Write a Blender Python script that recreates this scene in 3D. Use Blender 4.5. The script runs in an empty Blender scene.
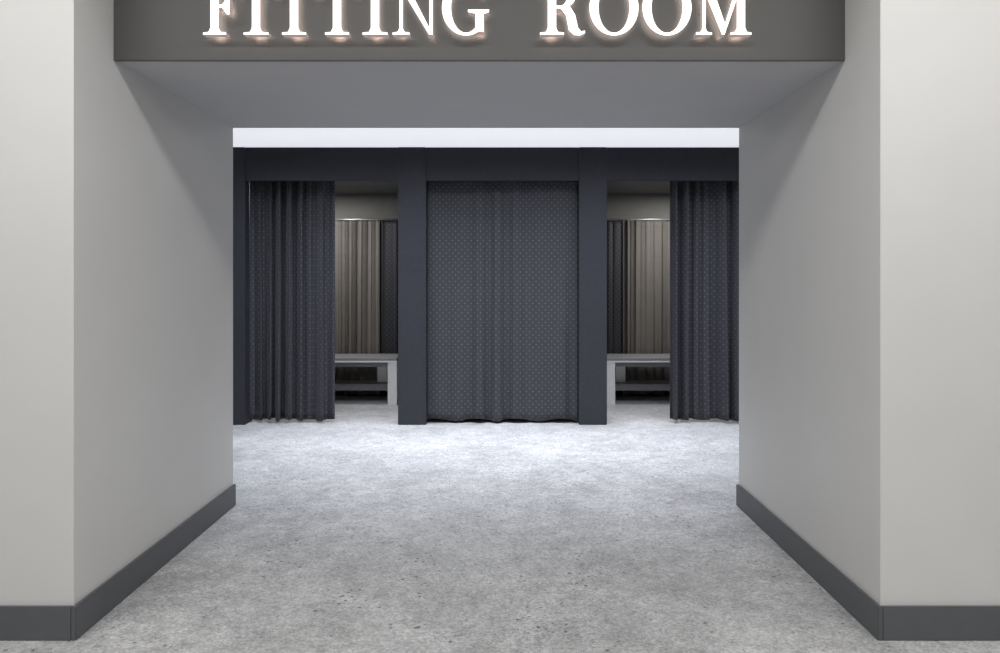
import bpy, bmesh, math, random
from mathutils import Vector
random.seed(4)
S=bpy.context.scene
S.view_settings.view_transform='Standard'
S.view_settings.look='None'
F=750.0; CX=501.0; CY=280.0; EYE=1.5
def WX(px,Y): return (px-CX)*Y/F
def WZ(py,Y): return EYE-(py-CY)*Y/F

# ---------------- materials ----------------
def mat(name,col,rough=.6,noise=0.0,scale=40,bump=0.0,emit=None,es=0,metal=0,spec=.5):
    m=bpy.data.materials.new(name); m.use_nodes=True
    nt=m.node_tree; b=nt.nodes['Principled BSDF']
    b.inputs['Roughness'].default_value=rough; b.inputs['Metallic'].default_value=metal
    b.inputs['Specular IOR Level'].default_value=spec
    tc=nt.nodes.new('ShaderNodeTexCoord')
    n=nt.nodes.new('ShaderNodeTexNoise'); n.inputs['Scale'].default_value=scale; n.inputs['Detail'].default_value=5
    nt.links.new(tc.outputs['Object'],n.inputs['Vector'])
    r=nt.nodes.new('ShaderNodeValToRGB')
    r.color_ramp.elements[0].position=.3; r.color_ramp.elements[1].position=.7
    r.color_ramp.elements[0].color=[c*(1-noise) for c in col]+[1]
    r.color_ramp.elements[1].color=[min(1,c*(1+noise)) for c in col]+[1]
    nt.links.new(n.outputs['Fac'],r.inputs['Fac']); nt.links.new(r.outputs['Color'],b.inputs['Base Color'])
    if bump:
        bp=nt.nodes.new('ShaderNodeBump'); bp.inputs['Strength'].default_value=bump; bp.inputs['Distance'].default_value=.002
        nt.links.new(n.outputs['Fac'],bp.inputs['Height']); nt.links.new(bp.outputs['Normal'],b.inputs['Normal'])
    if emit:
        b.inputs['Emission Color'].default_value=(*emit,1); b.inputs['Emission Strength'].default_value=es
    return m
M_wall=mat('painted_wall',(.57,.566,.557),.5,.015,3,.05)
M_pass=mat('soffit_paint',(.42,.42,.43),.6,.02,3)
M_fascia=mat('sign_fascia_paint',(.060,.059,.057),.5,.03,2)
M_ceil=mat('ceiling_paint',(.7,.7,.71),.8,.01,3)
M_hall=mat('hall_low_bounce_grey',(.26,.26,.27),.8,.01,3)  # unseen hall ceiling and walls, darkened to keep bounce light out of the passage
M_base=mat('baseboard_grey',(.085,.09,.098),.45,.04,20)
M_frame=mat('navy_laminate',(.021,.023,.031),.6,.18,60,.1)
M_inner=mat('booth_wall_dark',(.05,.052,.062),.7,.1,30)
M_boothceil=mat('booth_ceiling',(.17,.168,.158),.7,.05,8)
M_white=mat('bench_white',(.82,.82,.82),.35,.02,20)
M_grey=mat('bench_grey',(.20,.20,.21),.5,.05,20)
M_cush=mat('bench_cushion',(.26,.26,.27),.4,.05,50)
M_metal=mat('track_metal',(.6,.6,.6),.35,.02,20,metal=.8)
M_wall_glow=mat('white_wall_glow',(.6,.6,.62),.7,.01,5,emit=(.92,.93,1.0),es=.74)  # emission stands in for light falling on the white wall above the booths
M_lface=mat('letter_face',(.9,.88,.85),.4,.01,20,emit=(1,.95,.9),es=1.3)
M_lside=mat('letter_side',(.4,.34,.31),.5,.02,20,emit=(1,.78,.66),es=.22)
M_lback=mat('letter_halo_led',(.9,.8,.75),.4,.01,20,emit=(1,.9,.84),es=4.2)
M_lamp=mat('lamp_glass',(.9,.9,.9),.4,.01,20,emit=(1,.98,.95),es=3)

def floor_mat():
    m=bpy.data.materials.new('polished_concrete'); m.use_nodes=True
    nt=m.node_tree; N=nt.nodes; L=nt.links; b=N['Principled BSDF']
    tc=N.new('ShaderNodeTexCoord')
    def noise(sc,det,rough=.6,dist=0):
        n=N.new('ShaderNodeTexNoise'); n.inputs['Scale'].default_value=sc; n.inputs['Detail'].default_value=det
        n.inputs['Roughness'].default_value=rough; n.inputs['Distortion'].default_value=dist
        L.new(tc.outputs['Object'],n.inputs['Vector']); return n.outputs['Fac']
    def ramp(src,p0,c0,p1,c1):
        r=N.new('ShaderNodeValToRGB'); r.color_ramp.elements[0].position=p0; r.color_ramp.elements[1].position=p1
        r.color_ramp.elements[0].color=(*c0,1); r.color_ramp.elements[1].color=(*c1,1); L.new(src,r.inputs['Fac']); return r.outputs['Color']
    def g(v): return (v,v,v)
    def mix(a,bb,f=1.0,t='MULTIPLY'):
        x=N.new('ShaderNodeMixRGB'); x.blend_type=t
        if isinstance(f,float): x.inputs['Fac'].default_value=f
        else: L.new(f,x.inputs['Fac'])
        L.new(a,x.inputs['Color1']); L.new(bb,x.inputs['Color2']); return x.outputs['Color']
    a=ramp(noise(1.6,7,.65,.4),.35,(.38,.381,.385),.65,(.51,.512,.517))
    c=mix(a,ramp(noise(9,9,.85),.40,g(.76),.58,g(1.1)))
    v=N.new('ShaderNodeTexVoronoi'); v.inputs['Scale'].default_value=110; L.new(tc.outputs['Object'],v.inputs['Vector'])
    sep=N.new('ShaderNodeSeparateColor'); L.new(v.outputs['Color'],sep.inputs['Color'])
    c=mix(c,ramp(sep.outputs[0],.05,g(.74),.9,g(1.15)),1.0)
    v2=N.new('ShaderNodeTexVoronoi'); v2.inputs['Scale'].default_value=25; L.new(tc.outputs['Object'],v2.inputs['Vector'])
    sep2=N.new('ShaderNodeSeparateColor'); L.new(v2.outputs['Color'],sep2.inputs['Color'])
    dd=N.new('ShaderNodeMath'); dd.operation='DIVIDE'; L.new(v2.outputs['Distance'],dd.inputs[0]); L.new(sep2.outputs[1],dd.inputs[1])
    pit=ramp(dd.outputs[0],.16,g(.3),.32,g(1.0))
    msk=ramp(noise(3.5,5),.44,g(0),.54,g(1))
    c=mix(c,mix(c,pit),msk,'MIX')
    sm=ramp(noise(70,8,.85),.38,g(.3),.45,g(1))
    c=mix(c,sm,.8)
    L.new(c,b.inputs['Base Color'])
    b.inputs['Roughness'].default_value=.42; b.inputs['Specular IOR Level'].default_value=.45
    bp=N.new('ShaderNodeBump'); bp.inputs['Strength'].default_value=.15; bp.inputs['Distance'].default_value=.002
    L.new(sm,bp.inputs['Height']); L.new(bp.outputs['Normal'],b.inputs['Normal'])
    return m
M_floor=floor_mat()

def cloth_mat(name,col,dot=None,sp=.066,rad=.007):
    m=bpy.data.materials.new(name); m.use_nodes=True
    nt=m.node_tree; N=nt.nodes; L=nt.links; b=N['Principled BSDF']
    b.inputs['Roughness'].default_value=.6; b.inputs['Sheen Weight'].default_value=.08 if dot else .05
    b.inputs['Sheen Roughness'].default_value=.5
    uv=N.new('ShaderNodeUVMap'); uv.uv_map='UVMap'
    n=N.new('ShaderNodeTexNoise'); n.inputs['Scale'].default_value=9; L.new(uv.outputs['UV'],n.inputs['Vector'])
    r=N.new('ShaderNodeValToRGB'); r.color_ramp.elements[0].color=[c*.88 for c in col]+[1]; r.color_ramp.elements[1].color=[c*1.12 for c in col]+[1]
    L.new(n.outputs['Fac'],r.inputs['Fac'])
    out=r.outputs['Color']
    wv=N.new('ShaderNodeTexNoise'); wv.inputs['Scale'].default_value=400; L.new(uv.outputs['UV'],wv.inputs['Vector'])
    bp=N.new('ShaderNodeBump'); bp.inputs['Strength'].default_value=.2; bp.inputs['Distance'].default_value=.001
    L.new(wv.outputs['Fac'],bp.inputs['Height']); L.new(bp.outputs['Normal'],b.inputs['Normal'])
    if dot:
        def lattice(off):
            add=N.new('ShaderNodeVectorMath'); add.operation='ADD'; add.inputs[1].default_value=(off,off,0); L.new(uv.outputs['UV'],add.inputs[0])
            sc=N.new('ShaderNodeVectorMath'); sc.operation='SCALE'; sc.inputs['Scale'].default_value=1/sp; L.new(add.outputs[0],sc.inputs[0])
            fr=N.new('ShaderNodeVectorMath'); fr.operation='FRACTION'; L.new(sc.outputs[0],fr.inputs[0])
            sb=N.new('ShaderNodeVectorMath'); sb.operation='SUBTRACT'; sb.inputs[1].default_value=(.5,.5,0); L.new(fr.outputs[0],sb.inputs[0])
            ln=N.new('ShaderNodeVectorMath'); ln.operation='LENGTH'; L.new(sb.outputs[0],ln.inputs[0])
            return ln.outputs['Value']
        mn=N.new('ShaderNodeMath'); mn.operation='MINIMUM'; L.new(lattice(0),mn.inputs[0]); L.new(lattice(sp/2),mn.inputs[1])
        lt=N.new('ShaderNodeMath'); lt.operation='LESS_THAN'; lt.inputs[1].default_value=rad/sp; L.new(mn.outputs[0],lt.inputs[0])
        mx=N.new('ShaderNodeMixRGB'); L.new(lt.outputs[0],mx.inputs['Fac']); L.new(out,mx.inputs['Color1']); mx.inputs['Color2'].default_value=(*dot,1)
        out=mx.outputs['Color']
    L.new(out,b.inputs['Base Color'])
    return m
M_dark=cloth_mat('dotted_navy_fabric',(.031,.033,.041),(.11,.11,.118))
M_dark2=cloth_mat('dotted_slate_fabric',(.025,.026,.033),(.09,.09,.10))
M_beige=cloth_mat('beige_lining_fabric',(.17,.156,.142))

# ---------------- mesh helpers ----------------
def empty(name,loc=(0,0,0)):
    e=bpy.data.objects.new(name,None); e.location=loc; S.collection.objects.link(e); return e
def add(o,parent):
    S.collection.objects.link(o)
    if parent:
        o.parent=parent; o.location=Vector(o.location)-parent.location
    return o
def box(name,x0,x1,y0,y1,z0,z1,m,parent=None,bev=0.0):
    cx,cy,cz=(x0+x1)/2,(y0+y1)/2,(z0+z1)/2
    bm=bmesh.new(); bmesh.ops.create_cube(bm,size=1)
    for v in bm.verts: v.co=Vector((v.co.x*(x1-x0),v.co.y*(y1-y0),v.co.z*(z1-z0)))
    if bev: bmesh.ops.bevel(bm,geom=bm.edges[:],offset=bev,segments=2,affect='EDGES')
    me=bpy.data.meshes.new(name); bm.to_mesh(me); bm.free(); me.materials.append(m)
    o=bpy.data.objects.new(name,me); o.location=(cx,cy,cz)
    return add(o,parent)
def cyl(name,p0,p1,r,m,parent=None,seg=16):
    p0=Vector(p0);p1=Vector(p1); d=p1-p0
    bm=bmesh.new(); bmesh.ops.create_cone(bm,cap_ends=True,segments=seg,radius1=r,radius2=r,depth=d.length)
    me=bpy.data.meshes.new(name); bm.to_mesh(me); bm.free(); me.materials.append(m)
    for p in me.polygons: p.use_smooth=len(p.vertices)==4
    o=bpy.data.objects.new(name,me); o.location=(p0+p1)/2; o.rotation_mode='QUATERNION'
    o.rotation_quaternion=Vector((0,0,1)).rotation_difference(d)
    return add(o,parent)

# ---------------- room shell ----------------
YB=5.0; YH=5.0/1.447; YW=5.0/1.594; YF=7.76
XL=-268/150; XR=238/150; ZS=EYE+152/150
HC=3.45; LC=3.3; SX=3.6
box('floor',-6,6,-4,10,-.1,0,M_floor)
box('wall_left',-6,XL,YW,YB,0,HC,M_wall)
box('wall_right',XR,6,YW,YB,0,HC,M_wall)
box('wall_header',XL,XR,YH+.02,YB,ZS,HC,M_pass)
box('ceiling',-6,6,-4,YB,HC,HC+.1,M_hall)
box('ceiling_lobby',-SX-.1,SX+.1,YB,10,LC,LC+.1,M_ceil)
box('wall_lobby_left',-SX-.1,-SX,YB,10,0,LC,M_wall)
box('wall_lobby_right',SX,SX+.1,YB,10,0,LC,M_wall)
box('wall_lobby_back',-SX,SX,9.9,10,0,LC,M_wall)
box('wall_rear',-6,6,-4.1,-4,0,HC,M_hall)
box('wall_hall_left',-6.1,-6,-4,YW,0,HC,M_hall)
box('wall_hall_right',6,6.1,-4,YW,0,HC,M_hall)
BH=.14; BT=.02
def baseboard(name,x0,x1,y0,y1): return box(name,x0,x1,y0,y1,0,BH,M_base,bev=.003)
baseboard('baseboard_left',XL,XL+BT,YW-BT,YB)
baseboard('baseboard_right',XR-BT,XR,YW-BT,YB)
baseboard('baseboard_front_left',-6,XL,YW-BT,YW)
baseboard('baseboard_front_right',XR,6,YW-BT,YW)

# ---------------- illuminated sign ----------------
sign=empty('fitting_room_sign',((XL+XR)/2,YH,ZS+.4))
box('fascia_panel',XL+.001,XR-.001,YH,YH+.02,ZS-.002,HC-.001,M_fascia,sign,.002)
CAP=54; BASE_PY=34.5; YL=YH-.062
class Letter:
    def __init__(s): s.bm=bmesh.new()
    def prism(s,pts):
        y0=YL; y1=YH-.022
        f=[];b=[]
        for x,h in pts:
            X=WX(x,YL); Z=WZ(BASE_PY-h,YL)
            f.append(s.bm.verts.new((X,y0,Z))); b.append(s.bm.verts.new((X,y1,Z)))
        area=sum(pts[i][0]*pts[(i+1)%len(pts)][1]-pts[(i+1)%len(pts)][0]*pts[i][1] for i in range(len(pts)))
        if area<0: f.reverse(); b.reverse()
        q=s.bm.faces.new(f); q.material_index=0
        q=s.bm.faces.new(b[::-1]); q.material_index=2
        n=len(f)
        for i in range(n):
            q=s.bm.faces.new((f[i],b[i],b[(i+1)%n],f[(i+1)%n])); q.material_index=1
    def rect(s,x0,x1,h0,h1): s.prism([(x0,h0),(x1,h0),(x1,h1),(x0,h1)])
    def stem(s,cx,w,h0=0,h1=CAP): s.rect(cx-w/2,cx+w/2,h0,h1)
    def serif(s,cx,sw,w,h,up=True):
        d=1 if up else -1; t=2.6*d; k=4*d; hw=sw/2; ww=w/2
        s.prism([(cx-hw,h),(cx+hw,h),(cx+hw,h+t*.75),(cx+ww+2,h+t),(cx+ww,h+t+k),(cx-ww,h+t+k),(cx-ww-2,h+t),(cx-hw,h+t*.75)])
    def arc(s,cx,cy,ro,rh,a0,a1,thick,thin,n=40):
        for i in range(n):
            q=[]
            for a in (a0+(a1-a0)*i/n, a0+(a1-a0)*(i+1)/n):
                r=math.radians(a); c,sn=math.cos(r),math.sin(r)
                q.append(((cx+ro*c,cy+rh*sn),(cx+(ro-thick)*c,cy+(rh-thin)*sn)))
            s.prism([q[0][0],q[1][0],q[1][1],q[0][1]])
    def done(s,name):
        me=bpy.data.meshes.new(name)
        for v in s.bm.verts: v.co-=sign.location
        s.bm.to_mesh(me); s.bm.free()
        for m in (M_lface,M_lside,M_lback): me.materials.append(m)
        o=bpy.data.objects.new(name,me); S.collection.objects.link(o); o.parent=sign
TH=8.2; TN=2.8
def L_I(cx,name):
    l=Letter(); l.stem(cx,TH); l.serif(cx,25,TH,0); l.serif(cx,25,TH,CAP,False); l.done(name)
def L_T(cx,name):
    l=Letter(); l.stem(cx,TH); l.serif(cx,24,TH,0); l.rect(cx-20,cx+20,CAP-TN,CAP)
    for s_ in(-1,1): l.prism([(cx+s_*20,CAP),(cx+s_*21,CAP-15),(cx+s_*19,CAP-15),(cx+s_*12,CAP-TN)])
    l.done(name)
l=Letter(); l.stem(214.5,TH); l.serif(214.5,23,TH,0); l.serif(214.5,23,TH,CAP,False); l.rect(214,236,CAP-TN,CAP)
l.prism([(236,CAP),(238,CAP-15),(236,CAP-15),(228,CAP-TN)]); l.rect(214,228,27,30); l.prism([(227,37),(229.5,37),(229.5,20),(227,20),(222,27),(222,30)]); l.done('letter_f')
L_I(256,'letter_i'); L_T(294,'letter_t'); L_T(337,'letter_t'); L_I(375,'letter_i')
l=Letter(); l.stem(401,TN+.4); l.serif(401,17,TN,0); l.stem(431,TN+.4); l.serif(431,17,TN,CAP,False)
l.prism([(392,CAP),(405,CAP),(432.6,0),(429,0),(399,CAP-4),(392,CAP-2.5)]); l.done('letter_n')
l=Letter(); l.arc(466,27,24,28,42,305,9,TN,46); l.stem(479.5,TH,3,23); l.prism([(468,25),(489,25),(489,22.5),(485,21),(475,21),(468,22.5)])
l.prism([(482,54),(484,54),(484,38),(482,38),(478,45)]); l.prism([(477,3),(483.6,8),(483.6,3)]); l.done('letter_g')
l=Letter(); l.stem(552,TH); l.serif(552,24,TH,0); l.serif(552,24,TH,CAP,False)
l.arc(560,40,16,14,-90,90,8.5,TN,24); l.rect(552,561,CAP-TN,CAP); l.rect(552,561,26,29)
l.prism([(560,28),(570,28),(575,20),(578,7),(581,3),(585,4),(585,1.5),(580,-1),(574,-.5),(569,4),(566,19),(561,26)]); l.done('letter_r')
for cx in (614,667):
    l=Letter(); l.arc(cx,27,24.5,28,0,360,9,TN,56); l.done('letter_o')
l=Letter(); l.stem(704,TN+.4); l.serif(704,16,TN,0); l.serif(702,12,TN,CAP,False); l.stem(741,TH); l.serif(741,21,TH,0); l.serif(743,16,TH,CAP,False)
l.prism([(700,CAP),(710,CAP),(726,8),(724,0),(722,0)]); l.prism([(722,0),(724.5,0),(741,CAP-6),(741,CAP),(738,CAP)]); l.done('letter_m')
for i,px in enumerate((214,256,294,337,375,401,431,446,552,593,647,704,741)):
    Z=WZ(BASE_PY-27,YL); X=WX(px,YL)
    cyl('standoff_pin_%d'%i,(X,YH-.0225,Z),(X,YH,Z),.004,M_metal,sign,8)

# ---------------- booth front frame ----------------
fr=empty('fitting_booth_frame',(0,YF,0))
def fx(px): return (px-CX)/96.65
ZT=EYE+133/96.65; ZO=EYE+99/96.4
pill=[(217,245),(398,426),(579,607),(760,788)]
for i,(a,b) in enumerate(pill):
    box('pillar_%d'%i,fx(a),fx(b),YF,YF+.22,0,ZT,M_frame,fr,.004)
for i,(a,b) in enumerate(((245,398),(426,579),(607,760))):
    box('beam_%d'%i,fx(a),fx(b),YF+.015,YF+.04,ZO,ZT,M_frame,fr,.003)
    box('booth_ceiling_%d'%i,fx(a),fx(b),YF+.04,9.75,2.62,2.66,M_boothceil,fr)
    box('booth_back_%d'%i,fx(a),fx(b),9.75,9.79,0,2.66,M_inner,fr)
    box('booth_back_upper_%d'%i,fx(a)+.02,fx(b)-.02,9.71,9.75,2.24,2.62,M_boothceil,fr)
    box('curtain_track_%d'%i,fx(a),fx(b),YF+.125,YF+.155,2.595,2.62,M_metal,fr)
for i,(a,b) in enumerate(pill):
    box('partition_%d'%i,fx(a)+.1,fx(b)-.1,YF+.22,9.75,0,2.66,M_inner,fr)
box('side_panel_l',-SX+.001,fx(217),YF+.03,YF+.09,0,ZT,M_frame,fr)
box('side_panel_r',fx(788),SX-.001,YF+.03,YF+.09,0,ZT,M_frame,fr)
box('upper_wall_glow_1',-SX+.001,SX-.001,YF+.10,YF+.14,ZT-.02,LC-.001,M_wall_glow)  # white wall strip over the booths, its brightness put in as glow

# ---------------- curtains ----------------
def curtain(name,x0,x1,Yc,z0,z1,folds,amp,m,seed,parent=None,wavy=.008,sharp=0.3,irr=1.0,grow=(.8,1.0)):
    rnd=random.Random(seed)
    nx=int(folds*20)+1; nz=36
    ph=rnd.uniform(0,6.28); p=[rnd.uniform(0,6.28) for _ in range(6)]
    def phase(u,v): return u*folds*2*math.pi+ph+irr*(1.3*math.sin(u*6.1+p[0])+.7*math.sin(u*15+p[1])+.4*v*math.sin(u*11+p[2]))
    def depth(u,v):
        w=phase(u,v)
        a=amp*(.6+.4*math.sin(u*9+p[3]+v*.8))*(grow[0]+(grow[1]-grow[0])*v)
        return (a*(math.sin(w)+sharp*math.sin(2*w+p[4]))+amp*.3*math.sin(u*4+p[5]+v*1.2))*min(1,folds*2.5*u,folds*2.5*(1-u))
    bm=bmesh.new(); uvl=bm.loops.layers.uv.new('UVMap')
    grid=[];us=[]; ref=None
    xc=(x0+x1)/2
    for j in range(nz+1):
        v=j/nz; row=[];ur=[];s=0;prev=None
        for i in range(nx+1):
            u=i/nx
            w=phase(u,v)
            x=x0+(x1-x0)*u+amp*.22*math.sin(2*w+p[2])*min(1,8*u,8*(1-u))
            x=min(max(x,x0),x1)
            y=Yc+max(-amp*1.25,min(amp*1.25,depth(u,v)))
            z=z1+(z0-z1)*v + (wavy*math.sin(w*.5+p[1])*v**6)
            cur=Vector((x,y))
            if prev is not None: s+=(cur-prev).length
            prev=cur
            row.append(bm.verts.new((x,y,z))); ur.append((s,z))
        grid.append(row)
        if ref is None: ref=[q[0] for q in ur]
        us.append([(ref[k],ur[k][1]) for k in range(nx+1)])
    for j in range(nz):
        for i in range(nx):
            f=bm.faces.new((grid[j][i],grid[j+1][i],grid[j+1][i+1],grid[j][i+1])); f.smooth=True
            idx=((j,i),(j+1,i),(j+1,i+1),(j,i+1))
            for lp,(a,b) in zip(f.loops,idx): lp[uvl].uv=us[a][b]
    me=bpy.data.meshes.new(name)
    loc=Vector((xc,Yc,z0))
    for v_ in bm.verts: v_.co-=loc
    bm.to_mesh(me); bm.free(); me.materials.append(m)
    o=bpy.data.objects.new(name,me); o.location=loc
    md=o.modifiers.new('s','SOLIDIFY'); md.thickness=.003
    return add(o,parent)
YCU=YF+.135
curtain('navy_curtain',fx(245)+.003,fx(332),YCU,.03,2.59,7.5,.07,M_dark2,3)
curtain('navy_curtain',fx(673),fx(760)-.003,YCU,.03,2.59,7.5,.07,M_dark2,8)
curtain('navy_curtain',fx(426)+.003,fx(579)-.003,YCU-.03,.035,2.59,7,.03,M_dark,11,wavy=.014,sharp=.08,irr=.5,grow=(.35,1.1))

# ---------------- booth interiors ----------------
YK=9.65
for side in (-1,1):
    def sx(v): return v if side<0 else -v+.01
    def mm(a,b): a,b=sx(a),sx(b); return (min(a,b),max(a,b))
    zr=WZ(221,YK)
    rail=empty('curtain_rail',(sx(-1.85),YK,zr))
    a,b=mm(-2.55,-1.12)
    cyl('rod',(a,YK,zr+.02),(b,YK,zr+.02),.013,M_metal,rail)
    for q in (a+.03,b-.03): cyl('bracket',(q,YK,zr+.02),(q,9.71,zr+.02),.008,M_metal,rail)
    a,b=mm(-2.5,-1.56); curtain('beige_curtain',a,b,YK,.03,zr+.005,9,.045,M_beige,21+side)
    a,b=mm(-1.54,-1.13); curtain('navy_curtain',a,b,YK+.02,.03,zr+.005,3,.02,M_dark2,31+side)
    bench=empty('fitting_bench',(sx(-1.9),9.25,0))
    a,b=mm(-2.5,-1.25)
    box('cushion',a,b,9.0,9.58,.53,.56,M_cush,bench,.006)
    box('seat_board',a-.004,b+.004,8.995,9.585,.51,.53,M_white,bench,.003)
    box('apron',a,b,9.03,9.06,.455,.51,M_grey,bench,.002)
    box('apron_back',a,b,9.5,9.53,.46,.51,M_grey,bench,.002)
    for k,(p,q) in enumerate(((-1.36,-1.25),(-2.5,-2.39))):
        c,d=mm(p,q)
        box('leg_front_%d'%k,c,d,9.0,9.06,0,.51,M_white,bench,.003)
        box('leg_back_%d'%k,c,d,9.5,9.56,0,.51,M_white,bench,.003)
        box('side_stretcher_%d'%k,c+.03,d-.03,9.06,9.5,.14,.18,M_white,bench,.002)
    box('shelf',*mm(-2.39,-1.36),9.22,9.56,.14,.22,M_grey,bench,.003)
    box('shelf_post',*mm(-1.55,-1.43),9.4,9.46,.22,.46,M_white,bench,.003)
for i,x in enumerate((-2.25,.015,2.26)):
    dl=empty('downlight',(x,8.8,2.61))
    cyl('ring',(x,8.8,2.605),(x,8.8,2.62),.09,M_metal,dl,32)
    cyl('lens',(x,8.8,2.602),(x,8.8,2.606),.07,M_lamp,dl,32)

# ---------------- lights ----------------
def area(name,loc,sx_,sy_,power,col,spread=180,rot=(0,0,0)):
    d=bpy.data.lights.new(name,'AREA'); d.shape='RECTANGLE'; d.size=sx_; d.size_y=sy_; d.energy=power; d.color=col
    d.spread=math.radians(spread)
    o=bpy.data.objects.new(name,d); o.location=loc; o.rotation_euler=rot; S.collection.objects.link(o); return o
area('hall_ceiling_and_fill',(0,2.05,3.42),6.5,.4,110,(1,.985,.96))
area('hall_ceiling_and_fill',(0,-.6,3.42),9,1.2,235,(1,.985,.96))  # soft fill added to brighten the front walls, not a ceiling fixture
area('ceiling_light_lobby',(0,6.9,3.27),5.5,.7,138,(.87,.91,1),95)
for x in (-2.25,2.26): area('booth_lamp',(x,8.75,2.59),.5,.5,30,(1,.98,.95))
w=bpy.data.worlds.new('World'); S.world=w; w.use_nodes=True
w.node_tree.nodes['Background'].inputs[0].default_value=(.8,.85,1,1); w.node_tree.nodes['Background'].inputs[1].default_value=.3

# ---------------- camera ----------------
cd=bpy.data.cameras.new('camera'); cam=bpy.data.objects.new('camera',cd); S.collection.objects.link(cam)
cam.location=(0,0,EYE); cam.rotation_euler=(math.pi/2,0,0)
cd.sensor_width=36; cd.lens=36*F/1000; cd.shift_x=-.001; cd.shift_y=-(326.5-CY)/1000
S.camera=cam
